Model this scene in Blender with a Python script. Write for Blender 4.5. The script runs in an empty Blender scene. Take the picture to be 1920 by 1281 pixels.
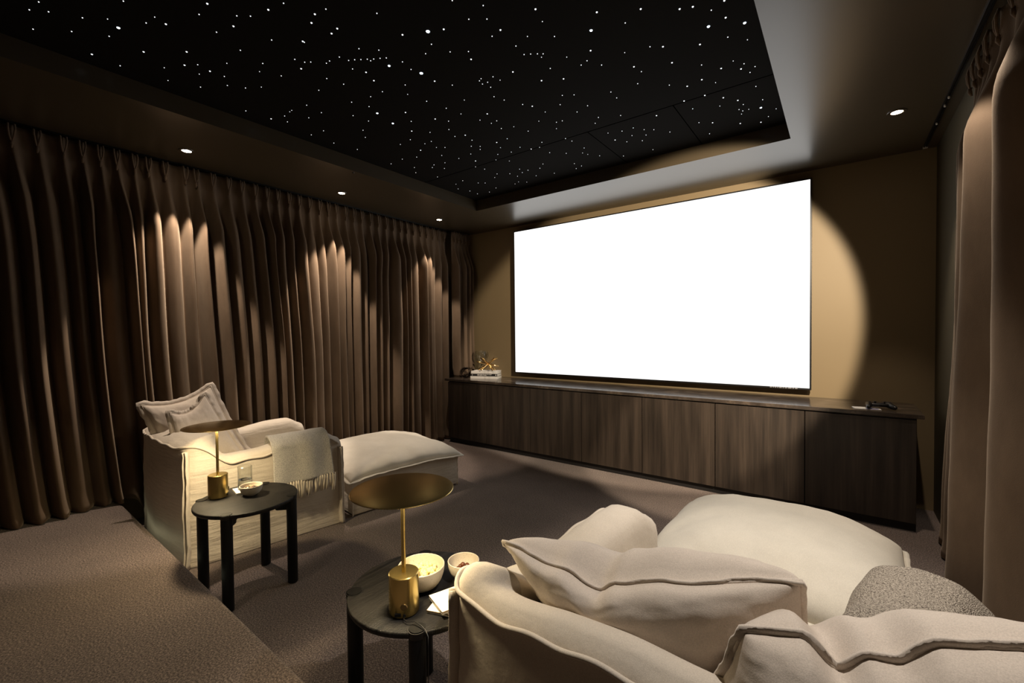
import bpy, bmesh, math, random
from mathutils import Vector, Matrix, noise
random.seed(7)
SC = bpy.context.scene
COL = SC.collection
PI = math.pi

# ---------------------------------------------------------------- camera, world, light, exposure
def rowmat(yaw, pitch, roll):
    cy, sy = math.cos(yaw), math.sin(yaw)
    fwd = Vector((-sy*math.cos(pitch), cy*math.cos(pitch), -math.sin(pitch)))
    right = Vector((cy, sy, 0)); down = fwd.cross(right)
    r = right*math.cos(roll) + down*math.sin(roll)
    d = -right*math.sin(roll) + down*math.cos(roll)
    return r, d, fwd
F_PX = 824.72; CAM_H = 1.35
CR, CD, CF = rowmat(math.radians(36.816), math.radians(1.1642), math.radians(0.560))
cam_data = bpy.data.cameras.new('camera'); cam = bpy.data.objects.new('camera', cam_data)
COL.objects.link(cam); SC.camera = cam
cam_data.sensor_fit = 'HORIZONTAL'; cam_data.sensor_width = 36; cam_data.lens = F_PX/1920*36
cam_data.clip_start = 0.02; cam_data.clip_end = 60
M = Matrix.Identity(4)
for i in range(3):
    M[i][0] = CR[i]; M[i][1] = -CD[i]; M[i][2] = -CF[i]
M[0][3], M[1][3], M[2][3] = 0, 0, CAM_H
cam.matrix_world = M

world = bpy.data.worlds.new('world'); SC.world = world; world.use_nodes = True
wb = world.node_tree.nodes['Background']; wb.inputs[0].default_value = (1, 0.8, 0.6, 1); wb.inputs[1].default_value = 0.004
SC.view_settings.view_transform = 'Standard'; SC.view_settings.look = 'None'
SC.view_settings.gamma = 1; SC.view_settings.exposure = 0.0
try: SC.view_settings.use_curve_mapping = False
except Exception: pass
SC.cycles.use_denoising = True
SC.cycles.caustics_reflective = False; SC.cycles.caustics_refractive = False
SC.cycles.sample_clamp_indirect = 4.0
SC.cycles.max_bounces = 8; SC.cycles.diffuse_bounces = 4; SC.cycles.glossy_bounces = 4
SC.cycles.transmission_bounces = 8; SC.cycles.transparent_max_bounces = 8

WARM = (1.0, 0.83, 0.66)
def spot(name, loc, aim, power, angle, blend=0.35, size=0.03, col=WARM):
    d = bpy.data.lights.new(name, 'SPOT'); d.energy = power; d.spot_size = math.radians(angle); d.spot_blend = blend
    d.shadow_soft_size = size; d.color = col
    o = bpy.data.objects.new(name, d); COL.objects.link(o); o.location = loc
    o.rotation_euler = (Vector(aim)-Vector(loc)).to_track_quat('-Z', 'Y').to_euler()
    return o
ZS = 2.67
LEFT_LIGHTS = [(-3.745, 1.151), (-3.745, 2.368), (-3.745, 3.614)]
RIGHT_LIGHT = (0.266, 3.578)
for i, (x, y) in enumerate(LEFT_LIGHTS):
    spot('overhead_spot', (x, y, ZS-0.03), (x-0.13, y, 0), (125, 135, 85)[i], 58, 0.25, 0.02)
spot('overhead_spot', (RIGHT_LIGHT[0], RIGHT_LIGHT[1], ZS-0.03), (0.20, 3.60, 0), 52, 64, 0.6, 0.022)
# next right-row light, lounge and platform spots, then warm beams added without a fixture
spot('overhead_spot', (0.266, 2.42, ZS-0.03), (0.266, 2.42, 0), 42, 80, 0.3, 0.022, (1.0, 0.88, 0.74))
spot('overhead_spot', (-0.10, 1.92, ZS-0.03), (-0.22, 2.25, 0.4), 75, 58, 0.5, 0.022, (1.0, 0.90, 0.78))  # added with no fixture, to brighten the ottoman
spot('overhead_spot', (-0.10, 1.16, ZS-0.03), (-0.32, 1.24, 0), 112, 66, 0.5, 0.022, (1.0, 0.92, 0.83))
spot('overhead_spot', (-2.0, 0.0, ZS-0.03), (-2.1, 0.15, 0), 26, 72, 0.8, 0.03)  # unseen spot lighting the platform, kept off the curtain
spot('added_warm_beam', (0.30, 1.9, 2.42), (-1.36, 4.44, 1.38), 560, 57.5, 0.16, 0.03, (1.0, 0.84, 0.64))  # added to light the screen wall; no such fixture is known
spot('added_warm_beam', (0.30, 1.9, 2.42), (-1.15, 4.10, 0.0), 380, 28, 0.35, 0.03, (1.0, 0.84, 0.64))  # added for the bright floor strip along the cabinets, no fixture behind it

# ---------------------------------------------------------------- helpers
def tag(o, label=None, cat=None, group=None, kind=None):
    if label: o['label'] = label
    if cat: o['category'] = cat
    if group: o['group'] = group
    if kind: o['kind'] = kind
    return o
def link(o, parent=None):
    COL.objects.link(o)
    if parent is not None: o.parent = parent
    return o
def empty(name, loc=(0, 0, 0), rz=0.0):
    o = bpy.data.objects.new(name, None); o.empty_display_size = 0.05
    o.location = loc; o.rotation_euler = (0, 0, rz); COL.objects.link(o); return o
def mesh(name, verts, faces, mat, parent=None, smooth=True):
    me = bpy.data.meshes.new(name); me.from_pydata([tuple(v) for v in verts], [], faces); me.update()
    bm = bmesh.new(); bm.from_mesh(me); bmesh.ops.recalc_face_normals(bm, faces=bm.faces[:]); bm.to_mesh(me); bm.free()
    if smooth:
        for p in me.polygons: p.use_smooth = True
    me.materials.append(mat)
    return link(bpy.data.objects.new(name, me), parent)
def frombm(name, bm, mat, parent=None, smooth=False):
    me = bpy.data.meshes.new(name); bmesh.ops.recalc_face_normals(bm, faces=bm.faces[:]); bm.to_mesh(me); bm.free()
    if smooth:
        for p in me.polygons: p.use_smooth = True
    me.materials.append(mat)
    return link(bpy.data.objects.new(name, me), parent)
def bm_box(bm, lo, hi, bev=0.0, seg=2, mtx=None):
    r = bmesh.ops.create_cube(bm, size=1)
    vs = r['verts']
    for v in vs:
        v.co = Vector([lo[i] + (v.co[i]+0.5)*(hi[i]-lo[i]) for i in range(3)])
    if bev > 0:
        es = list({e for v in vs for e in v.link_edges})
        rr = bmesh.ops.bevel(bm, geom=es, offset=bev, segments=seg, affect='EDGES', profile=0.5)
        vs = list({v for f in rr['faces'] for v in f.verts} | {v for v in vs if v.is_valid})
    if mtx is not None:
        for v in vs: v.co = mtx @ v.co
    return vs
def box(name, lo, hi, mat, parent=None, bev=0.0, seg=2, smooth=False):
    bm = bmesh.new(); bm_box(bm, lo, hi, bev, seg); return frombm(name, bm, mat, parent, smooth)
def lathe_data(prof, n=48, center=(0, 0, 0)):
    vs, fs = [], []
    m = len(prof)
    for j in range(n):
        a = 2*PI*j/n; c, s = math.cos(a), math.sin(a)
        for r, z in prof: vs.append((center[0]+r*c, center[1]+r*s, center[2]+z))
    for j in range(n):
        k = (j+1) % n
        for i in range(m-1): fs.append((j*m+i, k*m+i, k*m+i+1, j*m+i+1))
    return vs, fs
def lathe(name, prof, mat, parent=None, n=48, center=(0, 0, 0), smooth=True, sharp=None):
    vs, fs = lathe_data(prof, n, center)
    bm = bmesh.new(); bv = [bm.verts.new(v) for v in vs]
    for f in fs:
        try: bm.faces.new([bv[i] for i in f])
        except ValueError: pass
    bmesh.ops.remove_doubles(bm, verts=bm.verts[:], dist=1e-6)
    o = frombm(name, bm, mat, parent, smooth)
    try: o.data.set_sharp_from_angle(angle=math.radians(40))
    except Exception: pass
    return o
def tube_data(path, r, n=8, closed=False):
    path = [Vector(p) for p in path]; N = len(path); vs, fs = [], []
    rs = r if isinstance(r, (list, tuple)) else [r]*N
    up = None
    for i in range(N):
        if closed: t = path[(i+1) % N]-path[i-1]
        else: t = path[min(i+1, N-1)]-path[max(i-1, 0)]
        if t.length < 1e-9: t = Vector((0, 0, 1))
        t.normalize()
        if up is None:
            up = Vector((0, 0, 1)) if abs(t.z) < 0.9 else Vector((1, 0, 0))
        u = (up - t*up.dot(t)); u.normalize(); up = u; w = t.cross(u)
        for k in range(n):
            a = 2*PI*k/n; vs.append(path[i] + (u*math.cos(a)+w*math.sin(a))*rs[i])
    for i in range(N if closed else N-1):
        j = (i+1) % N
        for k in range(n):
            l = (k+1) % n; fs.append((i*n+k, i*n+l, j*n+l, j*n+k))
    if not closed:
        fs.append(tuple(reversed(range(n)))); fs.append(tuple((N-1)*n+k for k in range(n)))
    return vs, fs
def tube(name, path, r, mat, parent=None, n=8, closed=False):
    vs, fs = tube_data(path, r, n, closed); return mesh(name, vs, fs, mat, parent)
class MB:
    def __init__(s): s.v = []; s.f = []
    def add(s, vf):
        k = len(s.v); s.v += [Vector(v) for v in vf[0]]; s.f += [tuple(i+k for i in f) for f in vf[1]]; return s
    def build(s, name, mat, parent=None, smooth=True): return mesh(name, s.v, s.f, mat, parent, smooth)
def grid_faces(nu, nv, closed_u=False):
    fs = []
    for i in range(nu if closed_u else nu-1):
        j = (i+1) % nu
        for k in range(nv-1): fs.append((i*nv+k, j*nv+k, j*nv+k+1, i*nv+k+1))
    return fs
def nz(x, y, z): return noise.noise(Vector((x, y, z)))
def sstep(a, b, x):
    t = min(1, max(0, (x-a)/(b-a))); return t*t*(3-2*t)
def lerp(a, b, t): return a+(b-a)*t

# ---------------------------------------------------------------- materials
def newmat(name):
    m = bpy.data.materials.new(name); m.use_nodes = True; nt = m.node_tree
    b = nt.nodes['Principled BSDF']; return m, nt, b
def N(nt, t, **kw):
    n = nt.nodes.new(t)
    for k, v in kw.items(): setattr(n, k, v)
    return n
def plain(name, col, rough=0.5, metal=0.0, spec=0.5, coat=0.0, sheen=0.0, emit=None, estr=0.0):
    m, nt, b = newmat(name)
    b.inputs['Base Color'].default_value = (*col, 1); b.inputs['Roughness'].default_value = rough
    b.inputs['Metallic'].default_value = metal; b.inputs['Specular IOR Level'].default_value = spec
    b.inputs['Coat Weight'].default_value = coat; b.inputs['Sheen Weight'].default_value = sheen
    if emit: b.inputs['Emission Color'].default_value = (*emit, 1); b.inputs['Emission Strength'].default_value = estr
    return m
def coords(nt, scale=(1, 1, 1), rot=(0, 0, 0)):
    tc = N(nt, 'ShaderNodeTexCoord'); mp = N(nt, 'ShaderNodeMapping')
    mp.inputs['Scale'].default_value = scale; mp.inputs['Rotation'].default_value = rot
    nt.links.new(tc.outputs['Object'], mp.inputs['Vector']); return mp.outputs['Vector']
def noise_tex(nt, vec, scale, detail=3, rough=0.55):
    n = N(nt, 'ShaderNodeTexNoise'); n.inputs['Scale'].default_value = scale
    n.inputs['Detail'].default_value = detail; n.inputs['Roughness'].default_value = rough
    nt.links.new(vec, n.inputs['Vector']); return n.outputs['Fac']
def ramp(nt, fac, stops):
    r = N(nt, 'ShaderNodeValToRGB'); e = r.color_ramp.elements
    e[0].position, e[0].color = stops[0][0], (*stops[0][1], 1)
    e[1].position, e[1].color = stops[-1][0], (*stops[-1][1], 1)
    for p, c in stops[1:-1]:
        q = e.new(p); q.color = (*c, 1)
    nt.links.new(fac, r.inputs['Fac']); return r.outputs['Color']
def bump(nt, b, h, strength, dist=0.002, prev=None):
    n = N(nt, 'ShaderNodeBump'); n.inputs['Strength'].default_value = strength; n.inputs['Distance'].default_value = dist
    nt.links.new(h, n.inputs['Height'])
    if prev is not None: nt.links.new(prev, n.inputs['Normal'])
    nt.links.new(n.outputs['Normal'], b.inputs['Normal']); return n.outputs['Normal']

def carpet_mat():
    m, nt, b = newmat('carpet'); v = coords(nt)
    f1 = noise_tex(nt, v, 150, 3, 0.8); f2 = noise_tex(nt, v, 2.2, 3)
    c1 = ramp(nt, f1, [(0.36, (0.040, 0.030, 0.026)), (0.5, (0.145, 0.112, 0.098)), (0.64, (0.33, 0.262, 0.225))])
    c2 = ramp(nt, f2, [(0.3, (0.82, 0.80, 0.80)), (0.7, (1.12, 1.1, 1.08))])
    mx = N(nt, 'ShaderNodeMixRGB', blend_type='MULTIPLY'); mx.inputs[0].default_value = 1
    nt.links.new(c1, mx.inputs[1]); nt.links.new(c2, mx.inputs[2]); nt.links.new(mx.outputs[0], b.inputs['Base Color'])
    b.inputs['Roughness'].default_value = 0.95; b.inputs['Specular IOR Level'].default_value = 0.1; b.inputs['Sheen Weight'].default_value = 0.15
    bump(nt, b, f1, 0.5, 0.006); return m
def velvet_mat():
    m, nt, b = newmat('velvet'); v = coords(nt)
    f1 = noise_tex(nt, v, 420, 2, 0.6); f2 = noise_tex(nt, coords(nt, (1, 1, 0.35)), 7, 4, 0.6)
    c = ramp(nt, f2, [(0.3, (0.125, 0.086, 0.057)), (0.7, (0.180, 0.125, 0.084))])
    nt.links.new(c, b.inputs['Base Color'])
    b.inputs['Roughness'].default_value = 0.85; b.inputs['Specular IOR Level'].default_value = 0.15
    b.inputs['Sheen Weight'].default_value = 0.35; b.inputs['Sheen Roughness'].default_value = 0.4
    b.inputs['Sheen Tint'].default_value = (0.75, 0.6, 0.45, 1)
    p = bump(nt, b, f1, 0.35, 0.002); bump(nt, b, f2, 0.25, 0.01, p); return m
def linen_mat(name, col, weave=900, creases=0.0, wob=0.5):
    m, nt, b = newmat(name)
    v = coords(nt)
    fine = noise_tex(nt, v, weave*0.5, 2, 0.7)
    big = noise_tex(nt, v, 5, 4, 0.6)
    c = ramp(nt, big, [(0.3, tuple(x*0.93 for x in col)), (0.7, tuple(min(1, x*1.05) for x in col))])
    fc = ramp(nt, fine, [(0.3, (0.86, 0.86, 0.86)), (0.7, (1.1, 1.1, 1.1))])
    mx = N(nt, 'ShaderNodeMixRGB', blend_type='MULTIPLY'); mx.inputs[0].default_value = 1
    nt.links.new(c, mx.inputs[1]); nt.links.new(fc, mx.inputs[2]); nt.links.new(mx.outputs[0], b.inputs['Base Color'])
    b.inputs['Roughness'].default_value = 0.9; b.inputs['Specular IOR Level'].default_value = 0.15; b.inputs['Sheen Weight'].default_value = 0.1
    p = bump(nt, b, fine, 0.35, 0.0012)
    w = noise_tex(nt, v, 14, 3, 0.55); p = bump(nt, b, w, wob, 0.008, p)
    if creases > 0:
        cv = coords(nt, (2.2, 2.2, 20), (0.12, 0, 0)); cf = noise_tex(nt, cv, 2.4, 3, 0.5); bump(nt, b, cf, creases, 0.03, p)
    return m
def knit_mat(name, c0, c1, scale):
    m, nt, b = newmat(name)
    v = coords(nt)
    vo = N(nt, 'ShaderNodeTexVoronoi'); vo.inputs['Scale'].default_value = scale; nt.links.new(v, vo.inputs['Vector'])
    f2 = noise_tex(nt, v, scale*0.9, 2, 0.7)
    c = ramp(nt, f2, [(0.33, c0), (0.56, c1)]); nt.links.new(c, b.inputs['Base Color'])
    b.inputs['Roughness'].default_value = 0.95; b.inputs['Specular IOR Level'].default_value = 0.1
    bump(nt, b, vo.outputs['Distance'], 0.8, 0.006); return m
def wood_mat(name, dark, light, grain=(26, 26, 1.1), rough=0.45, rot=(0, 0, 0), bmp=0.1, scale=1.0, coat=0.0, spec=0.5):
    m, nt, b = newmat(name)
    v = coords(nt, grain, rot); f = noise_tex(nt, v, scale, 5, 0.6)
    v2 = coords(nt, (grain[0]*6, grain[1]*6, grain[2]*2), rot); f2 = noise_tex(nt, v2, scale, 3, 0.6)
    c = ramp(nt, f, [(0.28, dark), (0.5, tuple(lerp(a, q, 0.45) for a, q in zip(dark, light))), (0.75, light)])
    c2 = ramp(nt, f2, [(0.35, (0.8, 0.8, 0.8)), (0.7, (1.15, 1.12, 1.1))])
    mx = N(nt, 'ShaderNodeMixRGB', blend_type='MULTIPLY'); mx.inputs[0].default_value = 1
    nt.links.new(c, mx.inputs[1]); nt.links.new(c2, mx.inputs[2]); nt.links.new(mx.outputs[0], b.inputs['Base Color'])
    b.inputs['Roughness'].default_value = rough; b.inputs['Coat Weight'].default_value = coat; b.inputs['Specular IOR Level'].default_value = spec
    bump(nt, b, f2, bmp, 0.002); return m
def marble_mat():
    m, nt, b = newmat('dark_marble'); v = coords(nt, (1, 1.8, 1))
    f = noise_tex(nt, v, 5, 8, 0.7)
    c = ramp(nt, f, [(0.3, (0.020, 0.015, 0.012)), (0.52, (0.055, 0.042, 0.033)), (0.60, (0.095, 0.072, 0.054)), (0.66, (0.17, 0.13, 0.095)), (0.70, (0.05, 0.038, 0.028))])
    nt.links.new(c, b.inputs['Base Color']); b.inputs['Roughness'].default_value = 0.16; return m
def plaster_mat(name, col, rough, spec=0.5):
    m, nt, b = newmat(name); v = coords(nt); f = noise_tex(nt, v, 160, 3, 0.6); g = noise_tex(nt, v, 1.3, 2)
    c = ramp(nt, g, [(0.3, tuple(x*0.97 for x in col)), (0.7, tuple(x*1.03 for x in col))]); nt.links.new(c, b.inputs['Base Color'])
    b.inputs['Roughness'].default_value = rough; b.inputs['Specular IOR Level'].default_value = spec
    bump(nt, b, f, 0.06, 0.001); return m
def speckle_mat():
    m, nt, b = newmat('speckled_stoneware'); v = coords(nt); vo = N(nt, 'ShaderNodeTexVoronoi'); vo.inputs['Scale'].default_value = 260
    nt.links.new(v, vo.inputs['Vector'])
    c = ramp(nt, vo.outputs['Distance'], [(0.10, (0.16, 0.11, 0.06)), (0.22, (0.62, 0.55, 0.44))]); nt.links.new(c, b.inputs['Base Color'])
    b.inputs['Roughness'].default_value = 0.45; return m
def brass_mat():
    m, nt, b = newmat('brushed_brass')
    b.inputs['Base Color'].default_value = (0.66, 0.49, 0.18, 1); b.inputs['Metallic'].default_value = 1; b.inputs['Roughness'].default_value = 0.27
    f = noise_tex(nt, coords(nt, (1, 1, 40)), 30, 2); bump(nt, b, f, 0.03, 0.0005); return m
def glass_mat():
    m = bpy.data.materials.new('clear_glass'); m.use_nodes = True; nt = m.node_tree; nt.nodes.clear()
    t = N(nt, 'ShaderNodeBsdfTransparent'); g = N(nt, 'ShaderNodeBsdfGlossy'); fr = N(nt, 'ShaderNodeLayerWeight'); pw = N(nt, 'ShaderNodeMath', operation='POWER'); ml = N(nt, 'ShaderNodeMath', operation='MULTIPLY_ADD'); mx = N(nt, 'ShaderNodeMixShader'); o = N(nt, 'ShaderNodeOutputMaterial')
    t.inputs[0].default_value = (0.97, 0.98, 0.97, 1); g.inputs['Roughness'].default_value = 0.02; pw.inputs[1].default_value = 3.0; ml.inputs[1].default_value = 0.9; ml.inputs[2].default_value = 0.08; ml.use_clamp = True
    nt.links.new(fr.outputs['Facing'], pw.inputs[0]); nt.links.new(pw.outputs[0], ml.inputs[0]); nt.links.new(ml.outputs[0], mx.inputs[0]); nt.links.new(t.outputs[0], mx.inputs[1]); nt.links.new(g.outputs[0], mx.inputs[2]); nt.links.new(mx.outputs[0], o.inputs[0]); return m
def emit_mat(name, col, s):
    m = bpy.data.materials.new(name); m.use_nodes = True; nt = m.node_tree; nt.nodes.clear()
    e = N(nt, 'ShaderNodeEmission'); o = N(nt, 'ShaderNodeOutputMaterial'); e.inputs[0].default_value = (*col, 1); e.inputs[1].default_value = s
    nt.links.new(e.outputs[0], o.inputs[0]); return m

M_CARPET = carpet_mat(); M_VELVET = velvet_mat()
LIN = (0.63, 0.555, 0.465)
M_LINEN = linen_mat('natural_linen', LIN, 900, 0.0); M_LINEN_CREASED = linen_mat('creased_linen', LIN, 900, 0.22)
M_PILLOW = linen_mat('cushion_linen', (0.66, 0.57, 0.485), 800, 0.0, 0.35)
M_SEAT = linen_mat('seat_linen', (0.70, 0.645, 0.55), 900, 0.0, 0.25)
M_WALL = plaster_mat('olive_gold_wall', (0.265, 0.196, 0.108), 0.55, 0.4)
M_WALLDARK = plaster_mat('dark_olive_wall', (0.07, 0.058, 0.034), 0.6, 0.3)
M_CEIL = plaster_mat('olive_ceiling', (0.062, 0.047, 0.028), 0.30, 1.0)
M_STARPANEL = plaster_mat('black_ceiling_panel', (0.010, 0.009, 0.008), 0.9, 0.05)
M_BLACK = plain('black_plastic', (0.010, 0.010, 0.011), 0.35)
M_BLACKMETAL = plain('black_metal', (0.015, 0.014, 0.013), 0.4, 0.6)
M_CAB = wood_mat('dark_walnut', (0.011, 0.008, 0.006), (0.062, 0.045, 0.033), (15, 15, 0.8), 0.42)
M_KICK = plain('black_kickboard', (0.006, 0.005, 0.005), 0.6)
M_MARBLE = marble_mat()
M_TABLE = wood_mat('black_oak', (0.004, 0.004, 0.004), (0.030, 0.027, 0.025), (90, 4, 20), 0.48, (0, 0, 0.6), 1.0, spec=0.22)
M_TABLELEG = wood_mat('black_oak_leg', (0.004, 0.004, 0.004), (0.011, 0.0105, 0.010), (40, 40, 3), 0.5, (0, 0, 0), 0.15, spec=0.2)
M_BRASS = brass_mat(); M_GOLD = plain('polished_gold', (0.78, 0.50, 0.20), 0.16, 1.0)
M_BRONZE = plain('dark_bronze', (0.035, 0.024, 0.016), 0.35, 0.8)
M_STONE = speckle_mat(); M_GLASS = glass_mat()
M_WATER = plain('water', (0.95, 0.97, 0.97), 0.0); M_WATER.node_tree.nodes['Principled BSDF'].inputs['Transmission Weight'].default_value = 1; M_WATER.node_tree.nodes['Principled BSDF'].inputs['IOR'].default_value = 1.33
M_WHITE = plain('white_ceramic', (0.80, 0.77, 0.72), 0.35); M_PAPER = plain('white_paper', (0.80, 0.77, 0.72), 0.8)
M_PAGES = plain('book_pages', (0.72, 0.67, 0.58), 0.9); M_SPINE = plain('black_book_cover', (0.018, 0.018, 0.02), 0.4)
M_COVERW = plain('white_book_cover', (0.76, 0.73, 0.69), 0.5)
M_POP = plain('popcorn', (0.84, 0.70, 0.30), 0.8); M_CHOC = plain('milk_chocolate', (0.14, 0.045, 0.02), 0.25)
M_NUT = plain('roasted_nut', (0.20, 0.10, 0.045), 0.5); M_SEED = plain('pale_nut', (0.66, 0.55, 0.36), 0.6); M_RAISIN = plain('raisin', (0.03, 0.015, 0.01), 0.5)
M_GREYTHROW = knit_mat('grey_beige_weave', (0.34, 0.32, 0.29), (0.74, 0.69, 0.61), 330)
M_BOUCLE = knit_mat('speckled_boucle', (0.07, 0.055, 0.045), (0.46, 0.40, 0.33), 300)
M_FRINGE = plain('cream_fringe', (0.74, 0.65, 0.51), 0.9, sheen=0.2)
M_SCREEN = emit_mat('lit_screen', (1.0, 0.985, 0.955), 1.45)
M_LENS = emit_mat('downlight_lens', (1.0, 0.82, 0.6), 40)
M_LED = emit_mat('lamp_led', (1.0, 0.78, 0.44), 24)
M_STRIP = emit_mat('step_led', (0.95, 0.95, 0.62), 0.6)
M_SEAM = plain('seam_black', (0.001, 0.001, 0.001), 1.0, spec=0.0)
M_STAR = emit_mat('star_white', (0.92, 0.96, 1.0), 1.5); M_STARB = emit_mat('star_bright', (0.75, 0.88, 1.0), 5.0); M_STARD = emit_mat('star_dim', (0.9, 0.95, 1.0), 0.45)
M_PADBLUE = emit_mat('light_bar', (0.35, 0.3, 1.0), 0.8)

# ---------------------------------------------------------------- the setting
XL, XR, YF, YB = -4.16, 0.552, 4.44, -1.7
def struct(o): o['kind'] = 'structure'; return o
struct(box('floor', (XL-0.1, 0.5, -0.1), (XR+0.1, YF+0.1, 0.0), M_CARPET))
# raised rear platform: its nosing runs almost square to the room
def platform():
    y0, y1 = 0.795, 0.695; x0, x1 = XL, XR; z = 0.20; r = 0.022
    vs = []; prof = [(-2.6, 0.0)]  # (offset behind the nosing, z)
    prof = [(0.0, 0.0), (0.0, z-0.05)] + [(-r+r*math.cos(a), z-r+r*math.sin(a)) for a in [i*PI/2/6 for i in range(7)]] + [(-2.45, z), (-2.45, 0.0)]
    n = 40
    for i in range(n+1):
        t = i/n; x = lerp(x0, x1, t); y = lerp(y0, y1, t)
        for o, zz in prof: vs.append((x, y+o, zz))
    m = len(prof); fs = grid_faces(n+1, m)
    fs.append(tuple(range(m))); fs.append(tuple(n*m+i for i in range(m)))
    o = mesh('floor_platform', vs, fs, M_CARPET, None, True)
    try: o.data.set_sharp_from_angle(angle=math.radians(35))
    except Exception: pass
    return struct(o)
platform()
struct(box('wall_front', (XL-0.1, YF, 0), (XR+0.1, YF+0.1, 2.95), M_WALL))
struct(box('wall_left', (XL-0.1, YB, 0), (XL, YF, 2.95), M_WALL))
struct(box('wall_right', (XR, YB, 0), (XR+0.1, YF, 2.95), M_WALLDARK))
struct(box('wall_back', (XL-0.1, YB-0.1, 0), (XR+0.1, YB, 2.95), M_WALL))
RX0, RX1, RY0, RY1, ZP = -3.165, -0.285, -0.9, 3.612, 2.78
def soffit():
    bm = bmesh.new()
    def q(*p): bm.faces.new([bm.verts.new(v) for v in p])
    O = [(XL, YB), (XR, YB), (XR, YF), (XL, YF)]; I = [(RX0, RY0), (RX1, RY0), (RX1, RY1), (RX0, RY1)]
    for z in (ZS, 2.9):
        for i in range(4):
            j = (i+1) % 4; q((*O[i], z), (*O[j], z), (*I[j], z), (*I[i], z))
    for i in range(4):
        j = (i+1) % 4; q((*I[i], ZS), (*I[j], ZS), (*I[j], 2.9), (*I[i], 2.9)); q((*O[i], ZS), (*O[j], ZS), (*O[j], 2.9), (*O[i], 2.9))
    bmesh.ops.remove_doubles(bm, verts=bm.verts[:], dist=1e-5)
    return struct(frombm('ceiling', bm, M_CEIL))
soffit()
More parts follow.
